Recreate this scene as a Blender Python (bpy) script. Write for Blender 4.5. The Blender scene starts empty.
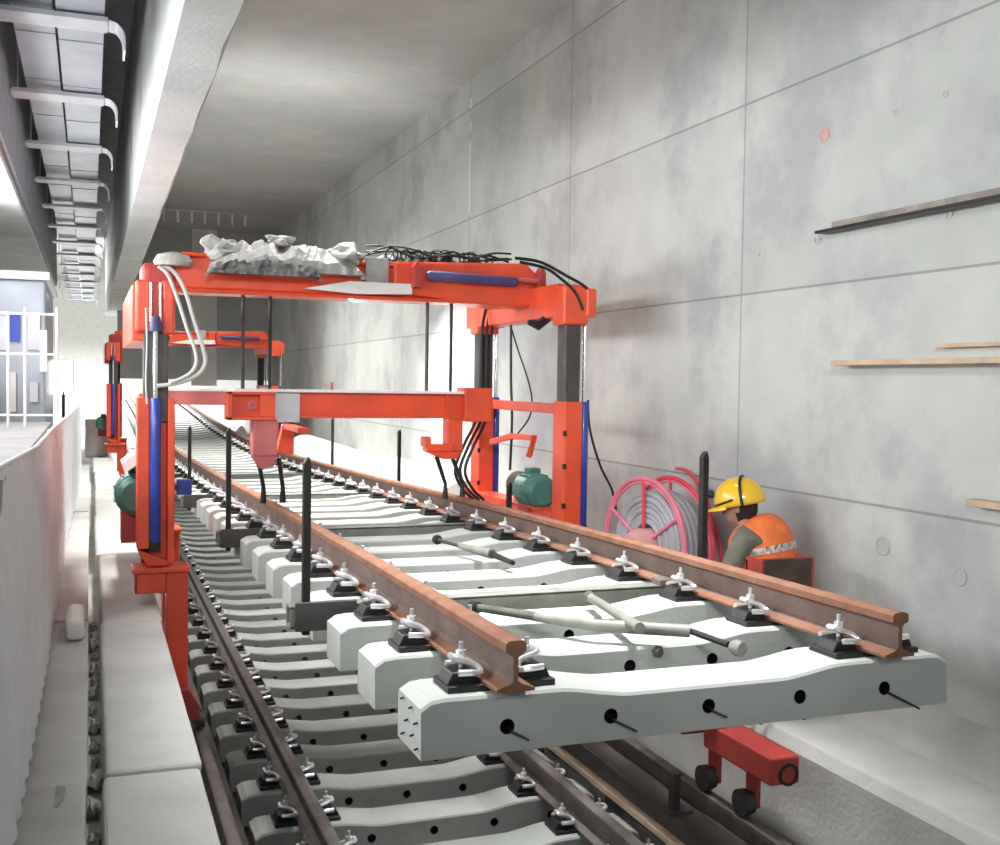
import bpy, bmesh, math, random
from mathutils import Vector, Matrix, noise
random.seed(7)
S = bpy.context.scene
COL = S.collection
PI = math.pi

# ------------------------------------------------------------------ camera
FPX = 1100.0
ROLL = 0.015
def _unroll(px, py):
    dx, dy = px-500.0, py-422.5
    c, s = math.cos(ROLL), math.sin(ROLL)
    return dx*c+dy*s, -dx*s+dy*c
_vx, _vy = _unroll(90.0, 376.0)
_p = math.atan(-_vy/FPX); _t = math.atan(-_vx*math.cos(_p)/FPX)
CAM = Vector((0, 0, 2.8))
FW = Vector((math.sin(_t)*math.cos(_p), math.cos(_t)*math.cos(_p), -math.sin(_p)))
RT = Vector((math.cos(_t), -math.sin(_t), 0))
DN = FW.cross(RT)
def at(px, py, X=None, Y=None, Z=None):
    """world point seen at px,py on the plane X=, Y= or Z="""
    dx, dy = _unroll(px, py)
    v = FW*FPX + RT*dx + DN*dy
    i, val = (0, X) if X is not None else ((1, Y) if Y is not None else (2, Z))
    return CAM + v*((val-CAM[i])/v[i])

cd = bpy.data.cameras.new('camera'); cam = bpy.data.objects.new('camera', cd); COL.objects.link(cam)
c_, s_ = math.cos(ROLL), math.sin(ROLL)
rx = RT*c_ - DN*s_
dn = RT*s_ + DN*c_
M = Matrix((rx, -dn, -FW)).transposed().to_4x4(); M.translation = CAM
cam.matrix_world = M
cd.sensor_fit = 'HORIZONTAL'; cd.sensor_width = 36; cd.lens = 36*FPX/1000.0
cd.clip_start = .05; cd.clip_end = 300
S.camera = cam

# ------------------------------------------------------------------ materials
def mat(name, col, rough=.6, metal=0, var=.12, scale=6, bump=.0, bscale=30, col2=None, emit=None, coat=0, spec=.5):
    m = bpy.data.materials.new(name); m.use_nodes = True
    nt = m.node_tree; b = nt.nodes['Principled BSDF']
    b.inputs['Roughness'].default_value = rough; b.inputs['Metallic'].default_value = metal
    b.inputs['Specular IOR Level'].default_value = spec
    if coat: b.inputs['Coat Weight'].default_value = coat
    tc = nt.nodes.new('ShaderNodeTexCoord')
    n = nt.nodes.new('ShaderNodeTexNoise'); n.inputs['Scale'].default_value = scale; n.inputs['Detail'].default_value = 5
    nt.links.new(tc.outputs['Object'], n.inputs['Vector'])
    r = nt.nodes.new('ShaderNodeValToRGB'); r.color_ramp.elements[0].position = .32; r.color_ramp.elements[1].position = .68
    c2 = col2 or tuple(min(1, c*(1+var)) for c in col); c1 = col if col2 else tuple(c*(1-var) for c in col)
    r.color_ramp.elements[0].color = (*c1, 1); r.color_ramp.elements[1].color = (*c2, 1)
    nt.links.new(n.outputs['Fac'], r.inputs['Fac']); nt.links.new(r.outputs['Color'], b.inputs['Base Color'])
    if bump:
        n2 = nt.nodes.new('ShaderNodeTexNoise'); n2.inputs['Scale'].default_value = bscale; n2.inputs['Detail'].default_value = 6
        nt.links.new(tc.outputs['Object'], n2.inputs['Vector'])
        bp = nt.nodes.new('ShaderNodeBump'); bp.inputs['Strength'].default_value = bump; bp.inputs['Distance'].default_value = .02
        nt.links.new(n2.outputs['Fac'], bp.inputs['Height']); nt.links.new(bp.outputs['Normal'], b.inputs['Normal'])
    if emit:
        b.inputs['Emission Color'].default_value = (*col, 1); b.inputs['Emission Strength'].default_value = emit
    return m

def panel_mat(name, c1, c2, axis_u, per_u, off_u, per_v, off_v, axis_v, stain, line=.008):
    """cast concrete with formwork joints drawn in world metres"""
    m = bpy.data.materials.new(name); m.use_nodes = True
    nt = m.node_tree; L = nt.links; N = nt.nodes; b = N['Principled BSDF']
    b.inputs['Roughness'].default_value = .75; b.inputs['Specular IOR Level'].default_value = .3
    g = N.new('ShaderNodeNewGeometry'); sx = N.new('ShaderNodeSeparateXYZ'); L.new(g.outputs['Position'], sx.inputs[0])
    def mt(op, a, b_=None):
        k = N.new('ShaderNodeMath'); k.operation = op
        for i, v in enumerate((a, b_)):
            if v is None: continue
            if isinstance(v, (int, float)): k.inputs[i].default_value = v
            else: L.new(v, k.inputs[i])
        return k.outputs[0]
    def ln(ax, per, off):
        f = mt('FRACT', mt('DIVIDE', mt('SUBTRACT', sx.outputs[ax], off), per))
        d = mt('MINIMUM', f, mt('SUBTRACT', 1.0, f))
        return mt('LESS_THAN', mt('MULTIPLY', d, per), line)
    lines = mt('MAXIMUM', ln(axis_u, per_u, off_u), ln(axis_v, per_v, off_v))
    # tone of each cast bay
    ub = mt('FLOOR', mt('DIVIDE', mt('SUBTRACT', sx.outputs[axis_u], off_u), per_u))
    vb = mt('FLOOR', mt('DIVIDE', mt('SUBTRACT', sx.outputs[axis_v], off_v), per_v))
    cb = N.new('ShaderNodeCombineXYZ'); L.new(ub, cb.inputs[0]); L.new(vb, cb.inputs[1])
    wn = N.new('ShaderNodeTexWhiteNoise'); wn.noise_dimensions = '3D'; L.new(cb.outputs[0], wn.inputs['Vector'])
    n1 = N.new('ShaderNodeTexNoise'); n1.inputs['Scale'].default_value = .75; n1.inputs['Detail'].default_value = 7; n1.inputs['Roughness'].default_value = .6
    L.new(g.outputs['Position'], n1.inputs['Vector'])
    n2 = N.new('ShaderNodeTexNoise'); n2.inputs['Scale'].default_value = 3.2; n2.inputs['Detail'].default_value = 8
    L.new(g.outputs['Position'], n2.inputs['Vector'])
    r = N.new('ShaderNodeValToRGB'); r.color_ramp.elements[0].position = .3; r.color_ramp.elements[1].position = .7
    r.color_ramp.elements[0].color = (*c1, 1); r.color_ramp.elements[1].color = (*c2, 1)
    f = mt('ADD', mt('MULTIPLY', n1.outputs['Fac'], .6), mt('ADD', mt('MULTIPLY', n2.outputs['Fac'], .25), mt('MULTIPLY', wn.outputs['Value'], .15)))
    L.new(f, r.inputs['Fac'])
    # bluish grey damp stains
    n3 = N.new('ShaderNodeTexNoise'); n3.inputs['Scale'].default_value = .9; n3.inputs['Detail'].default_value = 9; n3.inputs['Roughness'].default_value = .65
    mp = N.new('ShaderNodeMapping'); mp.inputs['Location'].default_value = (3.1, 7.7, 1.2); L.new(g.outputs['Position'], mp.inputs[0]); L.new(mp.outputs[0], n3.inputs['Vector'])
    r3 = N.new('ShaderNodeValToRGB'); r3.color_ramp.elements[0].position = .48; r3.color_ramp.elements[1].position = .62
    r3.color_ramp.elements[0].color = (0, 0, 0, 1); r3.color_ramp.elements[1].color = (1, 1, 1, 1); L.new(n3.outputs['Fac'], r3.inputs['Fac'])
    mx = N.new('ShaderNodeMixRGB'); L.new(mt('MULTIPLY', r3.outputs['Color'], .6), mx.inputs[0]); L.new(r.outputs['Color'], mx.inputs[1]); mx.inputs[2].default_value = (*stain, 1)
    m2 = N.new('ShaderNodeMixRGB'); L.new(mt('MULTIPLY', lines, .55), m2.inputs[0]); L.new(mx.outputs[0], m2.inputs[1]); m2.inputs[2].default_value = (.16, .16, .15, 1)
    L.new(m2.outputs[0], b.inputs['Base Color'])
    bp = N.new('ShaderNodeBump'); bp.inputs['Strength'].default_value = .25; bp.inputs['Distance'].default_value = .02
    L.new(n2.outputs['Fac'], bp.inputs['Height']); L.new(bp.outputs['Normal'], b.inputs['Normal'])
    return m

M_WALL = panel_mat('cast_wall', (.46, .485, .46), (.65, .675, .645), 'Y', 3.0, .7, 1.325, .79, 'Z', (.36, .37, .405))
M_CEIL = panel_mat('cast_ceiling', (.36, .36, .345), (.52, .52, .50), 'Y', 1.8, .4, 40, -20.3, 'X', (.40, .40, .42), .004)
M_FLOOR = mat('dusty_floor', (.24, .24, .23), .85, bump=.3, scale=2, var=.25)
M_BEAM = mat('beam_concrete', (.52, .53, .52), .7, bump=.15, scale=1.5, var=.12)
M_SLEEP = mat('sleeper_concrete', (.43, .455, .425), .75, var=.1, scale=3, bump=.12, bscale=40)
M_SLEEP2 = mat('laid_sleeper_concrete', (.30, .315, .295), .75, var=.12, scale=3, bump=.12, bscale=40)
M_PLAT = mat('platform_concrete', (.30, .305, .30), .85, var=.15, scale=2)
M_KERB = mat('kerb_concrete', (.55, .55, .52), .8, var=.12, scale=2.2, bump=.2)
M_RUST = mat('rail_rust', (.20, .095, .058), .8, 0, col2=(.28, .14, .09), scale=9, bump=.15, spec=.2)
M_WEB = mat('rail_web_scale', (.13, .095, .08), .6, .1, col2=(.20, .145, .12), scale=5, bump=.2, spec=.2)
M_RAILD = mat('rail_dull', (.13, .11, .10), .55, .3, col2=(.19, .165, .15), scale=9, spec=.2)
M_BLACK = mat('black_plate', (.012, .012, .013), .45, var=.2)
M_CLIP = mat('galvanised_clip', (.82, .82, .83), .28, .75, var=.08, scale=20)
M_RED = mat('red_paint', (.78, .085, .028), .42, 0, var=.14, scale=3, bump=.05, coat=.2)
M_RED2 = mat('dark_red_paint', (.42, .05, .04), .5, 0, var=.2, scale=3)
M_PINK = mat('faded_red_paint', (.62, .17, .16), .5, 0, var=.14, scale=4)
M_STEEL = mat('dark_steel', (.085, .078, .075), .5, .5, var=.25, scale=5)
M_IRON = mat('near_black_steel', (.022, .021, .02), .45, .4, var=.3)
M_BLUE = mat('blue_paint', (.03, .07, .42), .35, 0, var=.2, coat=.3)
M_NAVY = mat('navy_paint', (.07, .06, .17), .4, 0, var=.2)
M_CHROME = mat('chrome_rod', (.85, .85, .86), .18, .9, var=.04)
M_GREEN = mat('motor_green', (.06, .20, .165), .45, 0, var=.2, scale=6)
M_HOSE = mat('grey_white_hose', (.62, .61, .58), .45, 0, var=.1)
M_CABLE = mat('black_cable', (.012, .012, .012), .5)
M_WHITE = mat('white_paint', (.86, .85, .81), .5, 0, var=.05)
M_HOARD = mat('hoarding_white', (.80, .81, .84), .45, .0, var=.06, scale=3)
M_GALV = mat('galvanised_tray', (.42, .46, .52), .35, .25, var=.12, scale=3)
M_GALVL = mat('galvanised_bracket', (.62, .64, .67), .4, .2, var=.08, scale=5)
M_SHADE = mat('painted_shade', (.22, .23, .26), .7, var=.15)  # dark grey standing for shade beside the cable tray
M_SHEET = mat('dust_sheet', (.40, .40, .375), .55, 0, var=.18, scale=8, bump=.5, bscale=25)
M_SHEETD = mat('dark_rubble', (.14, .14, .14), .8, 0, var=.5, scale=14, bump=.6)
M_WOOD = mat('pale_timber', (.62, .47, .33), .7, var=.18, scale=5)
M_WOODD = mat('weathered_timber', (.30, .27, .24), .8, var=.3, scale=7)
M_GREENG = mat('grey_green_steel', (.20, .21, .18), .55, .1, var=.2, scale=8)
M_OLIVE = mat('olive_tube', (.10, .11, .085), .5, .2, var=.3, scale=8)
M_YEL = mat('helmet_yellow', (.90, .56, .03), .3, 0, var=.06, coat=.4)
M_VEST = mat('orange_vest', (.86, .20, .055), .8, 0, var=.12, scale=12, bump=.2)
M_REFL = mat('silver_reflective', (.66, .56, .52), .35, .2, var=.08)
M_SHIRT = mat('olive_shirt', (.17, .17, .13), .9, 0, var=.15, scale=10, bump=.2)
M_TROUS = mat('navy_trousers', (.05, .06, .09), .9)
M_SKIN = mat('skin', (.42, .22, .15), .55, 0, var=.08)
M_HAIR = mat('black_hair', (.02, .014, .012), .7, bump=.5, bscale=120)
M_DEBR = mat('rubble', (.45, .45, .43), .9, var=.3, scale=8, bump=.5)
M_BROWN = mat('scuffed_brown', (.09, .06, .045), .6, .2, var=.4)
M_REEL = mat('reel_red', (.72, .06, .09), .4, 0, var=.1)
M_REELP = mat('reel_pink', (.80, .22, .30), .4, 0, var=.1)
M_HUB = mat('reel_hub', (.70, .38, .36), .5, 0, var=.08)
M_HOSEG = mat('reel_hose', (.42, .42, .46), .45, 0, var=.1)
M_GLOW = mat('added_glow', (1, .98, .94), .4, emit=9.0)

# ------------------------------------------------------------------ mesh helpers
class MB:
    def __init__(s): s.v = []; s.f = []; s.m = []
    def add(s, vs, fs, mi=0):
        o = len(s.v); s.v += [Vector(v) for v in vs]
        s.f += [[i+o for i in f] for f in fs]; s.m += [mi]*len(fs); return s
    def box(s, a, b, mi=0, M=None):
        (x0, y0, z0), (x1, y1, z1) = a, b
        vs = [(x0,y0,z0),(x1,y0,z0),(x1,y1,z0),(x0,y1,z0),(x0,y0,z1),(x1,y0,z1),(x1,y1,z1),(x0,y1,z1)]
        if M: vs = [M @ Vector(v) for v in vs]
        return s.add(vs, [(0,3,2,1),(4,5,6,7),(0,1,5,4),(1,2,6,5),(2,3,7,6),(3,0,4,7)], mi)
    def prism(s, prof, ax, a, b, mi=0):
        """closed 2D profile extruded along axis 'X','Y' or 'Z'"""
        def P(u, w, t): return {'X': (t, u, w), 'Y': (u, t, w), 'Z': (u, w, t)}[ax]
        n = len(prof); vs = [P(u, w, a) for u, w in prof]+[P(u, w, b) for u, w in prof]
        fs = [(i, (i+1) % n, n+(i+1) % n, n+i) for i in range(n)] + [tuple(range(n))[::-1], tuple(range(n, 2*n))]
        return s.add(vs, fs, mi)
    def tube(s, pts, r, n=10, mi=0, cap=True):
        pts = [Vector(p) for p in pts]; k = len(pts)
        rs = r if isinstance(r, (list, tuple)) else [r]*k
        vs = []; up = None
        for i, p in enumerate(pts):
            t = (pts[min(i+1, k-1)]-pts[max(i-1, 0)]).normalized()
            if up is None:
                up = t.orthogonal().normalized()
            up = (up - t*up.dot(t)); up = up.normalized() if up.length > 1e-6 else t.orthogonal().normalized()
            w = t.cross(up)
            for j in range(n):
                a = 2*PI*j/n; vs.append(p+(up*math.cos(a)+w*math.sin(a))*rs[i])
        fs = [(i*n+j, i*n+(j+1) % n, (i+1)*n+(j+1) % n, (i+1)*n+j) for i in range(k-1) for j in range(n)]
        if cap: fs += [tuple(range(n))[::-1], tuple(range((k-1)*n, k*n))]
        return s.add(vs, fs, mi)
    def lathe(s, prof, c, axis, n=24, mi=0):
        """prof = [(radius, along)] turned about axis through c"""
        c = Vector(c); t = Vector(axis).normalized(); u = t.orthogonal().normalized(); w = t.cross(u); vs = []
        for r, h in prof:
            for j in range(n):
                a = 2*PI*j/n; vs.append(c+t*h+(u*math.cos(a)+w*math.sin(a))*max(r, 1e-4))
        k = len(prof)
        fs = [(i*n+j, i*n+(j+1) % n, (i+1)*n+(j+1) % n, (i+1)*n+j) for i in range(k-1) for j in range(n)]
        fs += [tuple(range(n))[::-1], tuple(range((k-1)*n, k*n))]
        return s.add(vs, fs, mi)
    def ring(s, c, axis, R, r, n=48, m=8, a0=0, a1=2*PI, mi=0, up=None):
        c = Vector(c); t = Vector(axis).normalized(); u = (Vector(up)-t*Vector(up).dot(t)).normalized() if up else t.orthogonal().normalized(); w = t.cross(u)
        full = abs(a1-a0-2*PI) < 1e-6
        pts = [c+(u*math.cos(a0+(a1-a0)*i/n)+w*math.sin(a0+(a1-a0)*i/n))*R for i in range(n+1)]
        return s.tube(pts, r, m, mi)
    def lump(s, c, rad, seed=0, amp=.35, sub=2, mi=0, sc=1.5):
        b = bmesh.new(); bmesh.ops.create_icosphere(b, subdivisions=sub, radius=1)
        vs = []
        for v in b.verts:
            q = v.co.copy(); d = 1+amp*noise.noise(q*sc+Vector((seed*3.7, seed*1.3, 0)))*1.6
            vs.append(Vector((q.x*rad[0], q.y*rad[1], q.z*rad[2]))*d+Vector(c))
        b.verts.index_update(); fs = [[v.index for v in f.verts] for f in b.faces]; b.free()
        return s.add(vs, fs, mi)
    def build(s, name, mats, parent=None, origin=None, bevel=0, smooth=False, local=False, sub=0, seg=2):
        if not isinstance(mats, (list, tuple)): mats = [mats]
        if local: o = Vector((0, 0, 0))
        elif origin is not None: o = Vector(origin)
        elif parent is not None: o = WO[parent.name]
        else:
            xs = [v.x for v in s.v]; ys = [v.y for v in s.v]; zs = [v.z for v in s.v]
            o = Vector(((min(xs)+max(xs))/2, (min(ys)+max(ys))/2, min(zs)))
        me = bpy.data.meshes.new(name)
        me.from_pydata([v-o for v in s.v], [], s.f)
        for m in mats: me.materials.append(m)
        for p, mi in zip(me.polygons, s.m): p.material_index = mi
        b = bmesh.new(); b.from_mesh(me); bmesh.ops.recalc_face_normals(b, faces=b.faces); b.to_mesh(me); b.free()
        if smooth:
            for p in me.polygons: p.use_smooth = True
            me.set_sharp_from_angle(angle=math.radians(40))
        ob = bpy.data.objects.new(name, me); COL.objects.link(ob)
        if parent is not None:
            ob.parent = parent; WO[ob.name] = o
            if origin is not None and not local: ob.location = o-WO[parent.name]
            elif local: WO[ob.name] = WO[parent.name]
        else: ob.location = o; WO[ob.name] = o
        if bevel:
            k = ob.modifiers.new('bevel', 'BEVEL'); k.width = bevel; k.segments = seg; k.limit_method = 'ANGLE'; k.angle_limit = math.radians(35)
        if sub:
            k = ob.modifiers.new('sub', 'SUBSURF'); k.levels = sub; k.render_levels = sub
        return ob
WO = {}
def thing(name, loc, label, cat, group=None):
    e = bpy.data.objects.new(name, None); COL.objects.link(e); e.location = loc; e.empty_display_size = .1
    WO[e.name] = Vector(loc); return tag(e, label, cat, group)
def tag(o, label, cat, group=None, kind=None):
    o['label'] = label; o['category'] = cat
    if group: o['group'] = group
    if kind: o['kind'] = kind
    return o
def struct(o, label=None):
    o['kind'] = 'structure'
    if label: o['label'] = label; 
    return o
def link_copy(o, parent, loc=None):
    c = o.copy(); COL.objects.link(c); c.parent = parent
    if loc is not None: c.location = loc
    return c
def smooth_path(pts, n=8):
    pts = [Vector(p) for p in pts]; out = []
    P = [pts[0]]+pts+[pts[-1]]
    for i in range(1, len(P)-2):
        for j in range(n):
            t = j/n; a, b, c, d = P[i-1:i+3]
            out.append(.5*((2*b)+(c-a)*t+(2*a-5*b+4*c-d)*t*t+(3*b-a-3*c+d)*t**3))
    out.append(pts[-1]); return out

# ------------------------------------------------------------------ setting
WX = 4.3; CZ = 6.45
b = MB().box((-5, -3, -.3), (WX+.4, 46, 0)); struct(b.build('floor', M_FLOOR), 'dusty concrete tunnel floor under the track')
b = MB().box((WX, -3, 0), (WX+.4, 29, CZ+.3)); wr = struct(b.build('wall_right', M_WALL, origin=(WX, 0, 0)), 'pale cast concrete tunnel wall with formwork joints')
b = MB().box((.37, -3, CZ), (WX, 29, CZ+.3)); struct(b.build('ceiling', M_CEIL), 'grey concrete ceiling slab above the gantry')
b = MB().box((-5, -3, CZ), (.37, 46, CZ+.3)); struct(b.build('ceiling', M_CEIL), 'concrete ceiling over the cable tray')
b = MB().box((-5.3, -3, 0), (-5, 46, CZ+.3)); struct(b.build('wall_left', M_BEAM), 'concrete wall on far left')
# deep ceiling beam: chipped lower edge
b = MB(); n = 60
prof0 = None; vs = []
for i in range(n+1):
    y = 1.0+30*i/n; j = .012*noise.noise(Vector((y*3.1, 0, 0)))+.02*max(0, noise.noise(Vector((y*1.7, 5, 0))))
    xr = .62+.006*(y-4); xl = .375
    for x, z in ((xl, 4.4), (xr-.02-j, 4.4), (xr, 4.43+abs(j)), (xr, CZ), (xl, CZ)): vs.append((x, y, z))
fs = [(i*5+k, i*5+(k+1) % 5, (i+1)*5+(k+1) % 5, (i+1)*5+k) for i in range(n) for k in range(5)]+[(0, 1, 2, 3, 4), tuple(n*5+k for k in range(5))]
b.add(vs, fs); struct(b.build('trim_1', M_BEAM), 'deep pale concrete beam running along the ceiling')
b = MB().box((-2.6, 1, 4.4), (-.62, 20, CZ)); struct(b.build('trim_2', M_BEAM), 'broad concrete beam at upper left')
b = MB().box((-.62, 1, 4.46), (-.575, 22, CZ)); struct(b.build('trim_8', M_SHADE), 'added dark panel painting the shade on the side of the left beam')  # shade of the beam side painted as a thin dark sheet
b = MB().box((.10, 1, 6.1), (.37, 28, CZ)); struct(b.build('trim_9', M_SHADE), 'dark strip painting the shadow between tray and ceiling beam')  # shadow in the gap painted as a dark box
# header and far walls
b = MB().box((.62, 28.3, 2.75), (WX, 28.6, CZ)); struct(b.build('wall_far', M_BEAM), 'grey cross wall above the far track')
b = MB().box((2.35, 28.1, 2.6), (2.95, 28.3, CZ)); struct(b.build('trim_3', M_WHITE), 'pale pilaster on the far cross wall')
b = MB().box((-5, 45.7, 0), (9, 46, 8)); struct(b.build('wall_back', M_WHITE), 'white wall at the far end of the tunnel')
# raised ledge along right wall
b = MB(); b.prism([(3.62, 0), (3.62, .80), (3.66, .87), (4.1, .87), (4.22, .93), (WX, 1.08), (WX, 0)], 'Y', 2.2, 29)
struct(b.build('trim_4', M_KERB, bevel=.012), 'concrete ledge with a sloped fillet at foot of right wall')
# walkway base on left, platform beyond the hoarding
b = MB().box((-.95, 1.5, 0), (.42, 40, 1.12)); struct(b.build('trim_5', M_KERB), 'concrete walkway base on the left')
b = MB().box((-5, 1.5, 0), (-.96, 11.2, 2.36)); b.box((-.96,4.2,1.14),(-.34,11.2,2.36)); struct(b.build('trim_6', M_PLAT), 'grey platform top beyond the hoarding')
# tie-hole plugs on the wall
for k, (px, py, r) in enumerate(((825,135,.045),(960,577,.05),(883,546,.06),(818,240,.03),(812,553,.015),(946,94,.02),(768,155,.015),(950,215,.022),(895,112,.014),(758,252,.03),(590,100,.03))):
    p = at(px, py, X=WX); m = MB()
    m.lathe([(r, -.002), (r, .006), (r*.8, .008), (r*.72, .003)], p, (-1, 0, 0), 18)
    struct(m.build('trim_7', M_BEAM if k else M_HUB, smooth=True), 'round tie-hole plug on right wall')

# kerb blocks (things)
yk = [1.9, 4.4, 7.15, 9.9, 12.7, 15.6, 18.6, 21.8]
desc = ['nearest block at the bottom edge', 'second block in front of the gantry leg', 'third block beside the red gantry column', 'fourth block beside the green motor', 'fifth block behind the near gantry', 'sixth block before far gantry', 'seventh block, farthest seen']
for i in range(len(yk)-1):
    b = MB(); y0, y1 = yk[i]+.012, yk[i+1]-.012; xs = .012*((i % 3)-1)
    prof = [(.05+xs, 0), (.36+xs, 0), (.41+xs, .1), (.42+xs, .16), (.06+xs, .16)]
    b.prism([(u, 1.12+w+.008*(i % 2)) for u, w in prof], 'Y', y0, y1)
    tag(b.build('concrete_kerb_block', M_KERB, bevel=.022, seg=3), 'pale concrete kerb block by the track, '+desc[i], 'kerb', 'concrete kerb blocks')
# walkway slabs left of the gap
ys = [1.8, 4.35, 7.3, 10.2, 13.2, 18]
for i in range(5):
    b = MB().box((-.33, ys[i]+.01, 1.121), (-.012+.004*(i % 2), ys[i+1]-.01, 1.27+.012*((i+1) % 2)))
    tag(b.build('walkway_slab', M_KERB, bevel=.01), 'grey concrete walkway slab beside the white hoarding, '+['nearest, at picture bottom', 'second from the front', 'third from the front', 'fourth from the front', 'farthest'][i], 'slab', 'walkway slabs')
# rubble in the gap
for k in range(16):
    y = 3.6+k*.27+random.uniform(-.05, .05); r = random.uniform(.022, .04)
    b = MB().lump((.022+random.uniform(-.008, .008), y, 1.125+r*.8), (r*.8, r*random.uniform(1, 2.2), r), k, .5, 2)
    tag(b.build('concrete_chunk', M_DEBR), 'small broken concrete chunk lying in the gap beside the kerb', 'rubble', 'rubble in the walkway gap')
p = at(56, 796, Z=1.285)
b = MB(); pts = [(p.x+.03*math.cos(a)*(1+.25*math.sin(2*a)), p.y+.11*math.sin(a), 1.284+.012*math.cos(a)) for a in [i*PI/7 for i in range(14)]]
nn = len(pts); b.add(pts+[(x, y, z-.004) for x, y, z in pts], [tuple(range(nn)), tuple(range(nn, 2*nn))[::-1]]+[(i, nn+i, nn+(i+1) % nn, (i+1) % nn) for i in range(nn)])
tag(b.build('paper_scrap', M_SHEET), 'torn pale paper scrap lying on the walkway slab', 'paper')
p = at(66, 640, Z=1.275)
b = MB().box((-.13, p.y-.05, 1.277), (-.03, p.y+.45, 1.40)); tag(b.build('white_packet', M_WHITE, bevel=.03, seg=3), 'small white rounded packet on walkway by the hoarding foot', 'packet')

# ------------------------------------------------------------------ hoarding
hp = [((-.47, 3.2), (-.24, 3.2)), ((-.36, 5.0), (-.225, 4.6)), ((-.27, 6.45), (-.215, 6.1)), ((-.25, 8.8), (-.205, 8.6)), ((-.20, 11.3), (-.20, 11.2)), ((-.15, 14.2), (-.16, 14.2)), ((-.13, 18), (-.13, 18))]
hl = ['nearest at left picture edge', 'second from the front', 'third, in front of the bright scaffold', 'fourth from the front', 'fifth, beside the far walkway', 'farthest, thinnest looking']
for i in range(len(hp)-1):
    (ta, ba), (tb, bb) = hp[i], hp[i+1]; b = MB(); n = 28; vs = []
    zt = 2.4
    for k in range(n+1):
        t = k/n; w = (0, .012, .012, 0)[k % 4]
        bx = ba[0]*(1-t)+bb[0]*t; by = ba[1]*(1-t)+bb[1]*t; tx = ta[0]*(1-t)+tb[0]*t; ty = ta[1]*(1-t)+tb[1]*t
        for z, x, y in ((1.29, bx, by), (zt, tx, ty)): vs.append((x+w, y, z)); vs.append((x+w-.006, y, z))
    fs = []
    for k in range(n):
        a = 4*k; c = a+4
        fs += [(a, c, c+2, a+2), (a+1, a+3, c+3, c+1), (a+2, c+2, c+3, a+3), (a, a+1, c+1, c)]
    fs += [(0, 2, 3, 1), (4*n, 4*n+1, 4*n+3, 4*n+2)]
    b.add(vs, fs)
    e = thing('hoarding_panel', ((ba[0]+bb[0])/2, (ba[1]+bb[1])/2, 1.29), 'white corrugated hoarding panel along the walkway, '+hl[i], 'hoarding', 'white hoarding panels')
    b.build('corrugated_sheet', M_HOARD, e)
    t = MB().tube([(ta[0]-.004, ta[1]+.01, zt+.008), (tb[0]-.004, tb[1]-.01, zt+.008)], .013, 8); t.build('top_rail', M_WHITE, e)
    t = MB().tube([(bb[0]-.03, bb[1]-.02, 1.29), (tb[0]-.03, tb[1]-.02, zt)], .014, 8); t.build('post', M_WHITE, e)

# ------------------------------------------------------------------ cable tray
ct = thing('cable_tray', (-.2, 4, 5.0), 'galvanised two-lane cable tray hung beside the ceiling beam at upper left', 'cable tray')
for nm, x0, x1, z in (('tray_lane', -.46, -.215, 5.03), ('tray_lane', -.195, .08, 5.0)):
    b = MB(); y = 3.0
    while y < 34:
        b.box((x0, y, z), (x1, y+1.18, z+.012)); b.box((x0, y, z+.012), (x0+.008, y+1.18, z+.07)); b.box((x1-.008, y, z+.012), (x1, y+1.18, z+.07)); b.box((x0, y+1.18, z-.006), (x1, y+1.215, z+.008)); y += 1.22
    b.build(nm, M_GALV, ct)
y = 5.2; k = 0
while y < 34:
    m = MB(); m.box((-.56, y, 4.955), (.10, y+.24, 4.985))
    for sx, x in ((1, .10), (-1, -.56)):
        pts = [(x, y+.045, 4.97), (x+sx*.05, y+.045, 4.955), (x+sx*.085, y+.045, 4.90), (x+sx*.09, y+.045, 4.80)]
        pp = smooth_path(pts, 5)
        vs = []; 
        for q in pp: vs += [(q.x, y, q.z), (q.x, y+.24, q.z), (q.x+sx*.012, y+.24, q.z-.006), (q.x+sx*.012, y, q.z-.006)]
        L = len(pp); m.add(vs, [(4*i+j, 4*i+(j+1) % 4, 4*i+4+(j+1) % 4, 4*i+4+j) for i in range(L-1) for j in range(4)]+[(0, 1, 2, 3), (4*L-4, 4*L-3, 4*L-2, 4*L-1)])
    m.tube([(.06, y+.045, 4.98), (.06, y+.045, CZ-.003)], .008, 6); m.tube([(-.52, y+.045, 4.98), (-.52, y+.045, CZ-.003)], .008, 6)
    m.build('bracket', M_GALVL, ct); y += 2.0; k += 1

# ------------------------------------------------------------------ site cabin & scaffold behind the hoarding
cb = thing('site_cabin', (-1.8, 12.9, 1.2), 'grey and blue panelled cabin behind the white scaffold poles', 'cabin')
MB().box((-3.6, 12.0, 0), (-.42, 14.5, 3.75)).build('cabin_body', M_GALV, cb, bevel=.02)
for (a, c, d, e_, mm, nm) in ((36/4., 312, 70/4.+2, 342, M_BLUE, 'blue_window'), (0, 316, 7, 350, M_GALVL, 'window'), (28, 312, 40, 350, M_GALVL, 'window'), (40, 330, 47, 372, M_WHITE, 'louvre_panel'), (10, 372, 16, 412, M_WHITE, 'louvre_panel'), (30, 382, 38, 402, M_GALVL, 'window')):
    p = at(a, c, Y=11.98); q = at(d, e_, Y=11.98); MB().box((p.x, 11.965, q.z), (q.x, 12.0, p.z)).build(nm, mm, cb)
p = at(0, 290, Y=11.9); MB().box((-3.7, 11.9, 3.75), (-.38, 14.6, 3.83)).build('roof', M_GALVL, cb)
sc = thing('scaffold_rail', (-.7, 10.2, 2.36), 'white tubular scaffold rail standing on the grey platform', 'scaffold')
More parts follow.
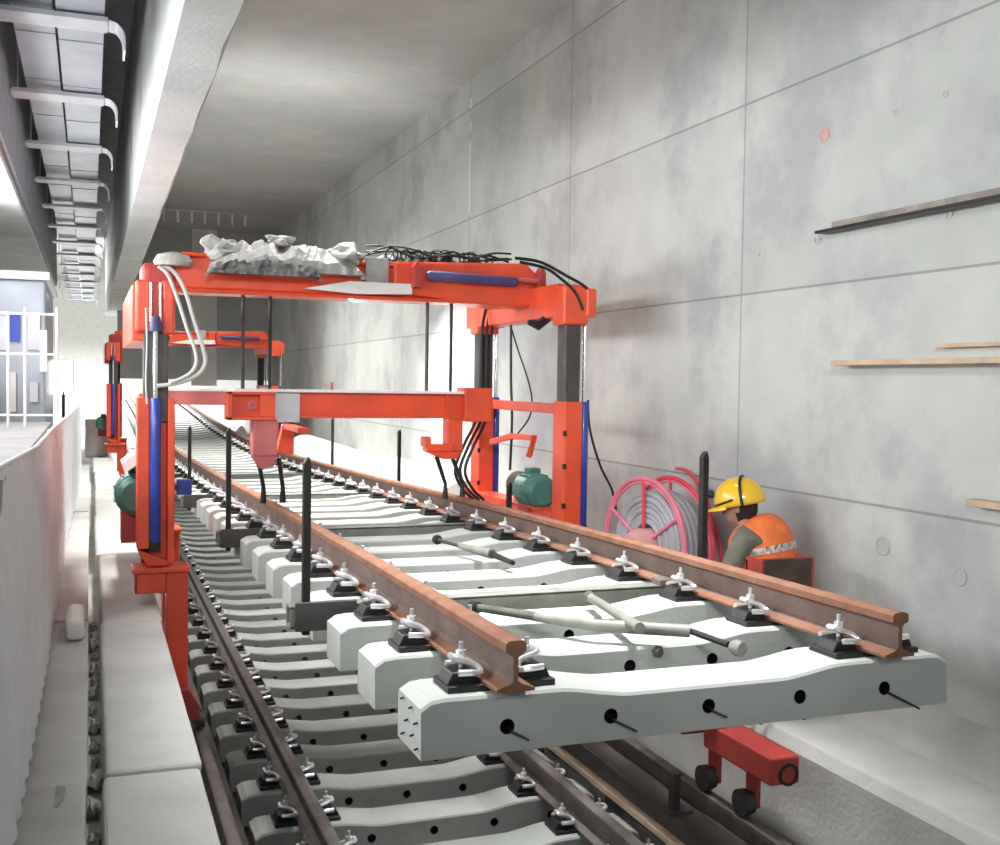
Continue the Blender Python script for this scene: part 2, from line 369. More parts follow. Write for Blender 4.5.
def sv(px, y0, y1, Yp=10.2, r=.012, nm='upright'):
    a = at(px, y0, Y=Yp); c = at(px, y1, Y=Yp); MB().tube([(a.x, Yp, 2.36), (a.x, Yp, a.z)], r, 8).build(nm, M_WHITE, sc)
sv(25, 308, 425); sv(57, 308, 425); sv(8, 312, 350)
for yy in (312, 353, 415):
    a = at(-25, yy, Y=10.2); c = at(58, yy, Y=10.2); MB().tube([(a.x, 10.2, a.z), (c.x, 10.2, a.z)], .010, 8).build('crossbar', M_WHITE, sc)
fl = thing('glow_lamp', (-.32, 15.2, 1.2), 'added lamp standing in for the bright glow beyond the white scaffold rail', 'lamp', None)  # added emissive box on a stand, makes the glow of the daylight area
MB().tube([(-.32, 15.2, 1.12), (-.32, 15.2, 2.6)], .02, 8).build('stand', M_STEEL, fl)
MB().box((-.40, 15.2, 2.55), (-.2, 15.3, 3.0)).build('housing', M_STEEL, fl, bevel=.01)
MB().box((-.39, 15.185, 2.56), (-.21, 15.2, 2.99)).build('lens', M_GLOW, fl)

# ------------------------------------------------------------------ track parts
RX = (1.28, 2.80)
ZP = [(3.2, 1.975), (6, 1.935), (9, 1.86), (12, 1.78), (16, 1.69), (21, 1.655), (26, 1.745), (31, 1.93), (38, 2.16), (45, 2.3)]
def zr(y):
    for (a, za), (c, zc) in zip(ZP, ZP[1:]):
        if y <= c:
            t = max(0, (y-a)/(c-a)); return za+(zc-za)*t
    return ZP[-1][1]
_zraw = zr
def zrs(y): return sum(_zraw(y+d) for d in (-1, -.5, 0, .5, 1))/5 if y > 4.3 else _zraw(y)
RPROF = [(-.066, 0), (.066, 0), (.066, .010), (.022, .024), (.0085, .034), (.0085, .112), (.018, .122), (.035, .130), (.035, .155), (.028, .163), (.012, .166), (-.012, .166), (-.028, .163), (-.035, .155), (-.035, .130), (-.018, .122), (-.0085, .112), (-.0085, .034), (-.022, .024), (-.066, .010)]
def rail_mb(x, y0, y1, zf, step=.6):
    b = MB(); n = max(1, int((y1-y0)/step)); vs = []; k = len(RPROF)
    for i in range(n+1):
        y = y0+(y1-y0)*i/n; z = zf(y)-.166
        for u, w in RPROF: vs.append((x+u, y, z+w))
    fs = [(i*k+j, i*k+(j+1) % k, (i+1)*k+(j+1) % k, (i+1)*k+j) for i in range(n) for j in range(k)]+[tuple(range(k)), tuple(range(n*k, n*k+k))[::-1]]
    b.add(vs, fs)
    for i in range(n):
        for j in (3, 4, 5, 15, 16, 17): b.m[i*k+j] = 1
    return b
def sleeper_mb(hl=1.048, hd=.14):
    """twin-hump concrete sleeper, local: x along, y depth, z up, base z=0; round through-holes"""
    b = MB()
    def top(x):
        a = abs(x); H = .19
        if a > .97: return H-.010*(a-.97)/.08
        if a > .58: return H
        if a < .30: return H-.035
        t = (a-.30)/.28; return H-.035+.035*(3*t*t-2*t**3)
    holes = [-.755, -.38, 0, .38, .755]; r = .026; c = .045
    xs = {-hl, hl, -hl+.035, hl-.035, -.97, .97}
    for h in holes: xs |= {h-c, h+c}
    for i in range(-20, 21): 
        x = i*.05
        if all(abs(x-h) > c+.012 for h in holes): xs.add(round(x, 3))
    xs = sorted(xs)
    def sec(x):
        t = top(x); end = .02 if abs(x) > hl-.005 else 0
        return [(-hd, 0), (-hd+.004, t-.010-end*.9), (-hd+.012, t-end*.9), (hd-.012, t-end*.9), (hd-.004, t-.010-end*.9), (hd, 0)]
    base = 0; vs = []; 
    for x in xs: vs += [(x, y, z) for y, z in sec(x)]
    fs = []
    for i in range(len(xs)-1):
        hole = any(abs((xs[i]+xs[i+1])/2-h) < .01 and xs[i+1]-xs[i] > .08 for h in holes)
        for j in range(6):
            if hole and j in (0, 4): continue
            a = i*6+j; a2 = i*6+(j+1) % 6; fs.append((a, a2, a2+6, a+6))
    fs += [tuple(range(6)), tuple((len(xs)-1)*6+k for k in range(6))[::-1]]
    b.add(vs, fs)
    N = 16
    for h in holes:
        zc = .082; rings = []
        for sgn in (-1, 1):
            L = sec(h-c); R = sec(h+c)
            if sgn < 0: cor = [(h-c, *L[0]), (h+c, *R[0]), (h+c, *R[1]), (h-c, *L[1])]
            else: cor = [(h-c, *L[5]), (h+c, *R[5]), (h+c, *R[4]), (h-c, *L[4])]
            ring = []
            for k in range(N):
                a = -3*PI/4+2*PI*k/N; x = h+r*math.cos(a); z = zc+r*math.sin(a); ring.append((x, sgn*(hd-.004*z/.17), z))
            o = len(b.v); fs = []
            out = []
            for q in range(4):
                A_, B_ = Vector(cor[q]), Vector(cor[(q+1) % 4]); out += [A_, (A_+B_)/2]
            for k in range(N):
                q = ((k+1)//2) % 8; fs.append((q, 8+k, 8+(k+1) % N))
                if k % 2 == 0: fs.append((q, 8+(k+1) % N, (q+1) % 8))
            b.add(out+ring, fs); rings.append((o+8))
        a, c2 = rings
        b.f += [[a+k, a+(k+1) % N, c2+(k+1) % N, c2+k] for k in range(N)]; b.m += [1]*N
    return b
def plate_mb():
    b = MB(); b.box((-.19, -.085, 0), (.19, .085, .022))
    for s in (-1, 1):
        b.prism([(s*.072, .02), (s*.185, .02), (s*.165, .060), (s*.095, .068), (s*.080, .045)], 'Y', -.055, .055)
    return b
def clip_mb(s):
    """W-shaped spring clip with bolt on one side of the rail"""
    b = MB(); x = s
    pts = [(x*.150, -.070, .062), (x*.100, -.072, .060), (x*.066, -.052, .056), (x*.085, -.026, .078), (x*.145, -.022, .098), (x*.150, 0, .104), (x*.145, .022, .098), (x*.085, .026, .078), (x*.066, .052, .056), (x*.100, .072, .060), (x*.150, .070, .062)]
    b.tube(smooth_path(pts, 4), .0115, 8); 
    b.tube([(x*.118, 0, .05), (x*.118, 0, .150)], .0085, 8); b.tube([(x*.118, 0, .100), (x*.118, 0, .122)], .019, 6)
    return b
def make_track(name, loc, label, rails, y0, yend, zf, sl_y0, n, smat, rmat_l, rmat_r, ndetail, cx, inlab=None):
    e = thing(name, loc, label, 'railway track'); o = WO[e.name]
    for x, rm in zip(rails, (rmat_l, rmat_r)):
        rail_mb(x, y0, yend, zf).build('rail', [rm, M_WEB if rm is M_RUST else rm], e, smooth=True)
    hx = (rails[1]-rails[0])/2
    proto = sleeper_mb().build('concrete_sleeper', [smat, M_BLACK], e, local=True, bevel=0)
    pl = plate_mb().build('baseplate', M_BLACK, proto, local=True, bevel=.004)
    clips = [clip_mb(s).build('spring_clip', M_CLIP, proto, local=True, smooth=True) for s in (-1, 1)]
    fm = MB(); a = plate_mb(); fm.add(a.v, a.f, 0)
    for s in (-1, 1):
        a = clip_mb(s); fm.add(a.v, a.f, 1)
    far = fm.build('rail_fastener', [M_BLACK, M_CLIP], proto, local=True)
    protos = [pl]+clips+[far]
    SL = []
    for i in range(n):
        y = sl_y0+i*.6; z = zf(y)-.166-.022-.19
        s = proto if i == 0 else link_copy(proto, e)
        s.location = Vector((cx, y, z))-o; SL.append(s)
        s.rotation_euler.x = math.atan((zf(y+.3)-zf(y-.3))/.6)
        for k, q in enumerate(protos):
            if (i < ndetail) == (k == 3): continue
            for sx in rails:
                c = link_copy(q, s, Vector((sx-cx, 0, .19)))
    for q in protos: bpy.data.objects.remove(q)
    return e, SL
tp, SLP = make_track('track_panel', (2.04, 3.3, 1.6), 'raised track panel of rusty rails on pale concrete sleepers, hanging in the gantry', RX, 3.25, 40, zrs, 3.45, 60, M_SLEEP, M_RUST, M_RUST, 16, 2.032)
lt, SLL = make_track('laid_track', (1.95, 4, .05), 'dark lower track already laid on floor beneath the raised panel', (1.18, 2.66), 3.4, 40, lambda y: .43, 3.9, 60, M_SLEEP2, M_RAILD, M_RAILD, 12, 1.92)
# stub wires in the end face and holes of front sleeper
fs0 = SLP[0]; WO[fs0.name] = Vector((2.032, 3.45, zrs(3.45)-.378))
z0 = WO[fs0.name].z
m = MB()
for (dy, dz) in ((-.10, .03), (-.05, .06), (.02, .09), (-.09, .11), (-.03, .145), (.06, .035), (.07, .15)):
    m.tube([(2.032-1.04, 3.45+dy, z0+dz), (2.032-1.062, 3.45+dy-.015, z0+dz)], .004, 6)
o = m.build('reinforcing_wire', M_IRON, fs0); o['kind'] = 'stuff'; o['label'] = 'dark wire ends in sleeper end face'
for hx_, ln in ((-.755, .05), (-.38, .07), (0, .04), (.755, .13)):
    m = MB(); x = 2.032+hx_; m.tube([(x+.005, 3.40, z0+.078), (x+.012, 3.305, z0+.066), (x+.02+ln*.9, 3.28, z0+.066-ln*.5)], [.006, .005, .004], 6)
    m.build('stub_wire', M_IRON, fs0)
# bolt on second sleeper face
s2 = SLP[1]; WO[s2.name] = Vector((2.032, 4.05, zrs(4.05)-.378))
q = at(658, 652, Y=3.905); m = MB().lathe([(.026, 0), (.026, .012), (.017, .014), (.017, .03)], (q.x, 3.912, q.z), (0, -1, 0), 6); m.build('bolt_head', M_OLIVE, s2)

# ------------------------------------------------------------------ support frames gripping the panel
def frame(y, label, nm='support_frame'):
    zs = zrs(y)-.17
    e = thing(nm, (2.0, y, zs-.12), label, 'support frame', 'support frames across the panel')
    m = MB(); y0, y1 = y-.055, y+.055   # channel lying between sleepers
    m.box((.84, y0, zs-.1), (3.12, y0+.012, zs)); m.box((.84, y0, zs-.012), (3.12, y1, zs)); m.box((.84, y1-.012, zs-.1), (3.12, y1, zs)); m.box((.84, y0, zs-.1), (3.12, y1, zs-.088))
    m.build('crossbar', M_GREENG, e, bevel=.003)
    for x, top in ((.92, 2.42 if y < 9 else 2.3), (2.98 if y < 6 else 3.05, 2.43 if y < 6 else 2.0 if y < 9 else 2.26)):
        p = MB(); p.box((x-.017, y-.022, zs-.14), (x+.017, y+.022, top)); p.prism([(x-.017, top), (x+.017, top), (x+.008, top+.03), (x-.004, top+.02)], 'Y', y-.02, y+.02)
        p.build('screw_post', M_IRON, e, bevel=.003)
        s = 1 if x < 2 else -1
        MB().box((x-.06*(1), y-.075, zs-.11), (x+.22*s if s > 0 else x+.06, y-.055, zs+.02) if s > 0 else (x+.06, y-.055, zs+.02)).build('clamp_plate', M_STEEL, e, bevel=.004)
    for x in RX:
        MB().box((x-.09, y-.05, zs), (x+.09, y+.05, zs+.03)).build('rail_seat', M_RAILD, e, bevel=.004)
    return e
frame(4.955, 'steel support frame with two tall black posts, nearest, beside the worker')
frame(7.95, 'steel support frame with black posts under the red spreader beam')
frame(11.2, 'steel support frame with black posts just behind the near gantry')
frame(14.6, 'steel support frame with black posts, farthest, before the white rolls')

# ------------------------------------------------------------------ loose rods on the panel
def strut(pts, r, label, mats, ends=None, name='gauge_rod'):
    e = thing(name, pts[0], label, 'rod')
    MB().tube(pts, r, 14).build('sleeve', mats[0], e, smooth=True)
    return e
def sz(y): return zrs(y)-.188
a = at(474, 607, Z=sz(4.5)+.03); c = at(592, 625, Z=sz(4.2)+.04); d = at(690, 631, Z=sz(4.0)+.035); f = at(732, 646, Z=sz(3.85)+.015)
e = strut([a+(c-a)*.55, c, c+(d-c)*.25, d], [.021, .024, .026, .026], 'long grey gauge rod with dark ends lying across nearest sleepers', [M_GREENG])
MB().tube([a, a+(c-a)*.58], [.017, .020], 12).build('dark_arm', M_OLIVE, e, smooth=True)
MB().lathe([(.026, 0), (.03, .01), (.026, .045)], a-(c-a).normalized()*.02, (c-a), 12).build('end_knob', M_IRON, e, smooth=True)
MB().tube([d, f-(f-d).normalized()*.02], .013, 10).build('threaded_end', M_IRON, e, smooth=True)
MB().lathe([(.022, 0), (.032, .02), (.030, .05), (.012, .055)], f, (f-d), 12).build('end_cap', M_GREENG, e, smooth=True)
a = at(590, 597, Z=sz(4.7)+.03); c = at(640, 628, Z=sz(4.3)+.075)
e = strut([a, c], [.02, .022], 'short grey gauge rod crossing over the long rod on the sleepers', [M_GREENG])
MB().lathe([(.02, 0), (.028, .01), (.024, .05)], a-(c-a).normalized()*.03, (c-a), 10).build('end_knob', M_OLIVE, e, smooth=True)
a = at(435, 539, Z=sz(6.5)+.03); b_ = at(460, 546, Z=sz(6.3)+.03); c = at(492, 554, Z=sz(6.1)+.03); d = at(513, 563, Z=sz(5.9)+.03)
e = strut([b_, c], [.018, .03], 'grey gauge rod with black ball end lying by the right rail', [M_GREENG])
MB().lathe([(.012, 0), (.03, .015), (.034, .035), (.028, .055), (.012, .06)], a, (b_-a), 12).build('ball_end', M_IRON, e, smooth=True)
MB().tube([a, b_], .012, 10).build('neck', M_STEEL, e, smooth=True); MB().tube([c, d], [.02, .014], 10).build('threaded_end', M_IRON, e, smooth=True)

# ------------------------------------------------------------------ crane rails
for x, lb in ((.70, 'left crane rail beside the concrete kerb'), (3.40, 'right crane rail near the wall ledge')):
    e = thing('crane_rail', (x, 4, 0), 'dull steel '+lb, 'rail', 'gantry crane rails')
    rail_mb(x, 2.5, 30, lambda y: .42).build('rail', [M_RAILD, M_RAILD], e, smooth=True)
    m = MB(); m.box((x-.12, 2.5, 0), (x+.12, 30, .254)); m.build('base_beam', M_STEEL, e, bevel=.008)

# ------------------------------------------------------------------ gantry
def gantry(Y0, label, near):
    """portal crane straddling the track, front columns at Y0"""
    R, R2, PK = (M_RED, M_RED2, M_PINK)
    e = thing('gantry_crane', (1.95, Y0+.9, .42), label, 'gantry crane', 'red gantry cranes')
    XL, XR = .41, 3.43; Yr = Y0+1.95; CYy = Y0+.75
    def cols(x, y, side, front):
        cz = 3.28 if side > 0 else 3.10
        # inner telescopic column
        ic = .079 if side < 0 else .064
        MB().box((x-ic, y-.065, 2.5), (x+ic, y+.09, cz+.03)).build('inner_column', M_STEEL if front else M_IRON, e, bevel=.008)
        # outer sleeve: channel open to the front
        s = MB(); zt = 2.66; zb = 1.56; w = .12 if side < 0 else .072
        if side < 0: s.box((x-w, y-.10, zb+.1), (x-w+.08, y+.13, zt)); s.box((x+w-.045, y-.10, zb), (x+w, y+.13, zt)); s.box((x-w+.08, y-.03, zb), (x+w-.045, y+.13, zt-.001))
        else: s.box((x-w, y-.10, zb), (x+w, y+.13, zt))
        if side < 0: s.prism([(x-w, zb+.1), (x+w, zb), (x+.06, zb-.02), (x-.05, zb-.02)], 'Y', y-.085, y+.115)
        s.build('outer_sleeve', R, e, bevel=.008)
        # hydraulic cylinder
        if side < 0: hx, hy = x-.005, y-.085
        else: hx, hy = x+.115, y-.03
        h = MB().lathe([(.02, 0), (.036, .02), (.036, .94), (.026, .96)], (hx, hy, 1.70), (0, 0, 1), 18).build('hydraulic_cylinder', M_BLUE, e, smooth=True)
        MB().tube([(hx, hy, 2.6), (hx, hy, cz+.05)], .017, 12).build('piston_rod', M_CHROME, h, smooth=True)
        MB().box((hx-.035, hy-.02, 1.64), (hx+.035, hy+.02, 1.72)).build('clevis', M_IRON, h, bevel=.006)
        # column head
        if side < 0:
            c = MB(); c.box((x-.13, y-.08, cz), (x-.035, y+.16, cz+.34)); c.box((x+.035, y-.08, cz-.02), (x+.12, y+.16, cz+.34)); c.box((x-.035, y-.02, cz), (x+.035, y+.16, cz+.34))
            c.build('column_head', R if not front else R, e, bevel=.018)
            MB().lathe([(.045, 0), (.045, .04), (.024, .10)], (hx, hy-.02, cz-.0), (0, 0, 1), 14).build('rod_eye', M_NAVY, e, smooth=True)
            MB().tube([(hx-.03, hy, cz+.05), (hx-.03, hy, cz+.32)], .010, 8).build('guide_pin', M_CHROME, e); MB().tube([(hx+.03, hy, cz+.05), (hx+.03, hy, cz+.32)], .010, 8).build('guide_pin', M_CHROME, e)
        else:
            c = MB(); c.box((x-.10, y-.10, cz-.04), (x+.11, y+.12, cz+.26)); c.box((x+.08, y-.12, cz+.02), (x+.17, y+.05, cz+.24)); c.build('column_head', R, e, bevel=.018)
            for q in (.25, .55, .8): MB().box((x-w-.008, y-.11, 1.6+q), (x-w+.012, y-.08, 1.64+q)).build('bolt_lug', M_IRON, e)
    for (x, sd) in ((XL, -1), (XR, 1)):
        XB = x+.09 if sd < 0 else x
        cols(x, Y0, sd, True); cols(XB, Yr, sd, False)
        # leg from sleeve to bogie
        for y in (Y0, Yr):
            if sd < 0 and y == Yr: x = XB
            xo = x+.12 if sd < 0 else x-.02
            l = MB(); l.box((xo-.05, y-.09, .70), (xo+.09, y+.09, 1.50)); l.box((x-.13 if sd < 0 else x-.1, y-.09, 1.36), (xo-.05, y-.07, 1.50)); l.box((x-.13 if sd < 0 else x-.1, y+.07, 1.36), (xo-.05, y+.09, 1.50)); l.box((x-.13 if sd < 0 else x-.1, y-.09, 1.36), (x-.11 if sd < 0 else x-.08, y+.09, 1.50)); l.box((x-.15 if sd < 0 else x-.12, y-.13, 1.50), (xo+.10, y+.14, 1.535))
            l.build('leg', R, e, bevel=.008)
            bz = MB(); bz.prism([(xo-.05, .72), (xo+.09, .72), (xo+.16, .60), (xo+.16, .50), (xo, .50), (xo-.05, .62)], 'Y', y-.16, y+.16); bz.build('bogie', R2, e, bevel=.01)
            for dy in (-.09, .09): MB().lathe([(.05, 0), (.062, .005), (.062, .03), (.05, .035), (.05, .06)], ((.70 if sd < 0 else 3.40)-.03, y+dy, .484), (1, 0, 0), 18).build('wheel', M_STEEL, e, smooth=True)
        x = XL if sd < 0 else XR
        # longitudinal members
        zt = 3.04 if sd < 0 else 3.30
        MB().box((x-(.15 if sd < 0 else .095), Y0+.05, zt), (x+.095, Yr+.25, zt+(.38 if sd < 0 else .26))).build('side_beam', R, e, bevel=.012)
        MB().box((x-.05, Y0+.12, 2.56), (x+.04, Yr-.1, 2.64)).build('side_brace', R, e, bevel=.008)
        bb = MB(); bb.box((x-.08, Y0+.14, 1.52 if sd < 0 else 1.60), (x+.09, Yr+.3, 1.66 if sd < 0 else 1.79)); bb.box((x-.12, Y0+.3, 1.66 if sd < 0 else 1.79), (x+.11, Y0+1.1, 1.675 if sd < 0 else 1.805)); bb.build('side_base', R2 if sd < 0 else R, e, bevel=.01)
    # transverse top beam: two telescoping boxes with hydraulic ram
    zb = 3.42
    t = MB(); t.box((.45, CYy-.12, zb+.03), (2.75, CYy+.14, zb+.26)); t.box((.45, CYy-.15, zb), (2.9, CYy+.17, zb+.03)); t.box((.62, CYy-.15, zb+.26), (2.6, CYy+.17, zb+.29)); t.build('top_beam', R, e, bevel=.015)
    t = MB(); t.prism([(2.2, zb+.06), (3.1, zb-.02), (3.5, zb+.0), (3.5, zb+.16), (3.3, zb+.34), (2.2, zb+.30)], 'Y', CYy-.17, CYy+.18); t.build('top_beam_sleeve', R, e, bevel=.02)
    MB().box((.34, CYy-.18, zb-.02), (.58, CYy+.18, zb+.20)).build('corner_block', R2, e, bevel=.05, seg=3)
    h = MB().lathe([(.025, 0), (.04, .03), (.04, .74), (.02, .76)], (2.44, CYy-.23, zb+.20), (1, 0, -.03), 18).build('horizontal_ram', M_NAVY, e, smooth=True)
    MB().tube([(3.2, CYy-.23, zb+.20), (3.38, CYy-.23, zb+.195)], .02, 10).build('piston_rod', PK, h, smooth=True)
    for x in (2.36, 3.40): MB().prism([(x-.03, zb+.10), (x+.03, zb+.10), (x+.03, zb+.26), (x, zb+.31), (x-.03, zb+.26)], 'Y', CYy-.27, CYy-.16).build('ram_lug', R2, e, bevel=.006)
    MB().box((1.98, CYy-.155, zb+.10), (2.16, CYy-.12, zb+.32)).build('cover_plate', M_SHEET, e, bevel=.006)
    MB().prism([(1.50, zb+.06), (1.85, zb+.13), (2.34, zb+.13), (2.34, zb+.05), (1.9, zb+.035)], 'Y', CYy-.185, CYy-.17).build('white_strip', M_WHITE, e)  # flat tapered white strip on the beam front
    # drive motors on the side bases
    for (mx, my, mz) in (((3.41, Y0+.62, 1.92),) if near else ((3.41, Y0+.62, 1.92), (.24, Y0+.3, 1.9))) + (((.30, Y0+.32, 1.99),) if near else ()):
        k = 1.0; ax = (.0, -1, 0) if mx > 2 else (0, -1, .0)
        mo = MB().lathe([(.05, -.02), (.12, 0), (.145, .03), (.145, .24), (.13, .25), (.13, .33), (.10, .36)], (mx, my+.15, mz), ax, 24).build('drive_motor', M_GREEN, e, smooth=True)
        m_ = MB()
        for q in range(10):
            a_ = 2*PI*q/10; m_.box((-.004, .05, .14), (.004, .22, .156), M=Matrix.Translation((mx, my-.12, mz)) @ Matrix.Rotation(a_, 4, 'Y'))
        m_.build('cooling_fin', M_GREEN, mo)
        MB().box((mx-.10, my-.1, 1.66), (mx+.10, my+.12, mz-.11)).build('motor_foot', R2, mo, bevel=.006)
        MB().box((mx-.05, my-.02, mz+.13), (mx+.05, my+.1, mz+.18)).build('terminal_box', M_GREEN, mo, bevel=.006)
        if mx > 2:
            MB().lathe([(.09, 0), (.11, .02), (.11, .16), (.06, .22)], (mx, my+.38, mz+.02), (0, -1, 0), 18).build('gearbox', M_STEEL, mo, smooth=True)
    return e, CYy
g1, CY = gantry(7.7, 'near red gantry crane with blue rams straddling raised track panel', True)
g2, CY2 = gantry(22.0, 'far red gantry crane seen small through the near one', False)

# near gantry extras (parts)
MB().tube(smooth_path([at(x, y, Y=7.52) for x, y in ((160,268),(172,270),(184,288),(194,320),(203,348),(205,364),(196,376),(178,383),(157,386))], 6), .014, 10).build('hydraulic_hose', M_HOSE, g1, smooth=True)
MB().tube(smooth_path([at(x, y, Y=7.50) for x, y in ((158,266),(168,275),(178,300),(187,328),(195,350),(196,364),(188,375),(170,383))], 6), .012, 10).build('hydraulic_hose', M_HOSE, g1, smooth=True)
MB().tube(smooth_path([at(x, y, Y=7.50) for x, y in ((146,308),(147,340),(146,380),(147,404))], 5), .006, 8).build('hydraulic_hose', M_HOSE, g1, smooth=True)
for k, pts in enumerate((((520,262),(545,268),(560,278),(575,292),(583,310)), ((515,258),(540,262),(565,275),(588,290),(590,312)))):
    MB().tube(smooth_path([at(x, y, Y=7.60) for x, y in pts], 6), .012, 8).build('hydraulic_hose', M_CABLE, g1, smooth=True)
for k, dx in enumerate((0, 5, 10)):
    MB().tube(smooth_path([at(x+dx, y, Y=9.3) for x, y in ((488,300),(482,330),(481,370),(480,405),(474,425),(464,445),(455,470),(462,488),(474,500))], 5), .014, 8).build('hanging_hose', M_CABLE, g1, smooth=True)
MB().tube(smooth_path([at(x, y, X=3.40) for x, y in ((511,325),(511,380),(512,420),(510,470))], 5), .012, 8).build('hanging_cable', M_CABLE, g1, smooth=True)
MB().tube(smooth_path([at(x, y, X=3.42) for x, y in ((512,330),(518,350),(528,380),(532,402),(528,420),(512,440))], 6), .007, 8).build('hanging_cable', M_CABLE, g1, smooth=True)
MB().tube(smooth_path([at(x, y, Y=7.75) for x, y in ((588,400),(590,430),(600,465),(612,490),(616,510))], 6), .010, 8).build('hanging_cable', M_CABLE, g1, smooth=True)
q = at(184, 487, Y=7.8)
MB().box((q.x-.05, 7.76, q.z-.05), (q.x+.05, 7.86, q.z+.05)).build('control_box', M_BLUE, g1, bevel=.006)
MB().box((.50, 7.76, q.z-.02), (q.x-.04, 7.82, q.z+.02)).build('control_arm', M_STEEL, g1)
q = at(155, 445, Y=7.85)
MB().prism([(.20, 2.22), (.33, 2.32), (.33, 2.24), (.22, 2.15)], 'Y', 7.75, 8.1).build('motor_cover', M_WHITE, g1)
# crank arm above right motor
m = MB(); pts = [at(x, y, X=3.38) for x, y in ((492,442),(512,436),(534,438),(529,456))]
m.tube(pts, .035, 4); m.build('brace_arm', M_RED, g1, bevel=.006)
m = MB().tube([at(548,318,Y=8.0), at(538,325,Y=8.0), at(528,322,Y=8.0)], [.035, .045, .02], 8); m.build('cable_gland', M_IRON, g1)
MB().lathe([(.13, 0), (.14, .03), (.11, .08), (.04, .10)], (.56, 8.3, 3.60), (0, 0, 1), 18).build('grey_cap', M_SHEET, g1, smooth=True)

# ------------------------------------------------------------------ spreader beam
YS = 8.42
sp = thing('spreader_beam', (2.0, YS, 2.2), 'orange red spreader beam with white top carrying rail clamps, hung inside near gantry', 'lifting beam')
m = MB(); m.box((1.50, YS-.012, 2.52), (2.86, YS+.012, 2.70)); m.box((1.50, YS-.075, 2.505), (2.86, YS+.075, 2.522)); m.box((2.66, YS-.07, 2.52), (2.672, YS, 2.70)); m.build('girder', M_RED, sp)
MB().box((1.0, YS-.085, 2.70), (2.90, YS+.085, 2.722)).build('top_flange', M_WHITE, sp, bevel=.003)
m = MB(); m.box((.95, YS-.05, 2.49), (1.30, YS+.10, 2.70)); m.box((.95, YS-.13, 2.49), (.985, YS, 2.70)); m.box((.95, YS-.13, 2.68), (1.30, YS, 2.70)); m.box((.95, YS-.13, 2.49), (1.30, YS, 2.515)); m.box((1.19, YS-.12, 2.515), (1.30, YS, 2.68)); m.build('end_box', M_RED, sp, bevel=.004)
m = MB().lathe([(.034, 0), (.034, .03), (.022, .032), (.022, .01)], (1.14, YS-.05, 2.60), (0, -1, 0), 20); m.build('boss', M_PINK, sp, smooth=True)
MB().box((1.30, YS-.03, 2.47), (1.50, YS+.06, 2.70)).build('joint_plate', M_GALVL, sp, bevel=.004)
MB().box((2.80, YS-.11, 2.48), (3.03, YS+.11, 2.75)).build('end_block', M_RED, sp, bevel=.008)
for x, nm in ((1.30, 'rail_clamp'), (2.74, 'rail_clamp')):
    s = 1 if x < 2 else -1
    m = MB()
    if x < 2:
        m.box((x-.16, YS-.10, 2.22), (x+.02, YS+.08, 2.50)); m.prism([(x-.16, 2.22), (x+.02, 2.22), (x+.0, 2.14), (x-.10, 2.12)], 'Y', YS-.09, YS+.07)
    else:
        m.box((x-.07, YS-.07, 2.24), (x+.06, YS+.07, 2.505)); m.box((x-.24, YS-.09, 2.24), (x-.02, YS+.05, 2.30)); m.prism([(x-.24, 2.24), (x+.06, 2.24), (x+.02, 2.18), (x-.10, 2.18)], 'Y', YS-.08, YS+.04); m.box((x-.26, YS-.09, 2.28), (x-.21, YS+.05, 2.36))
    c = m.build(nm, M_RED if x > 2 else M_PINK, sp, bevel=.01)
    for dx in ((-.13, .03) if x < 2 else (-.18, -.06)):
        l = MB(); tx = x+dx; xe = x+(-.07 if dx < -.1 else .075); l.tube([(tx*.7+xe*.3, YS-.03, 2.2), (xe, YS-.03, 1.98), (xe, YS-.03, 1.86)], [.018, .016, .026], 8); l.build('clamp_leg', M_IRON, c)
MB().prism([(1.47, 2.30), (1.60, 2.30), (1.64, 2.47), (1.52, 2.47)], 'Y', YS+1.0, YS+1.1)
m = MB(); q = at(275, 452, Y=9.2); p = at(292, 424, Y=9.2); m.prism([(q.x, q.z), (p.x, q.z-.02), (p.x, p.z), (q.x+.05, p.z)], 'Y', 9.1, 9.2); m.box((q.x+.05, YS, p.z-.04), (p.x, 9.15, p.z)); m.build('rear_bracket', M_RED, sp, bevel=.005)
MB().box((.50, YS-.04, 2.60), (.96, YS+.04, 2.70)).build('guide_arm', M_PINK, sp, bevel=.004); MB().box((.50, YS-.05, 2.70), (.96, YS+.05, 2.715)).build('guide_arm_flange', M_WHITE, sp)
MB().box((1.74, YS-.02, 2.722), (1.76, YS+.02, 2.78)).build('lifting_lug', M_PINK, sp); q = at(396, 384, Y=YS); MB().box((q.x-.03, YS-.02, 2.722), (q.x+.03, YS+.02, 2.80)).build('lifting_lug', M_WHITE, sp)
for px in (243, 270, 427, 451):
    q = at(px, 340, Y=YS); MB().tube([(q.x, YS, 2.72), (q.x, YS, 3.43)], .014, 8).build('hanger_rod', M_IRON if px in (270, 451) else M_STEEL, sp)

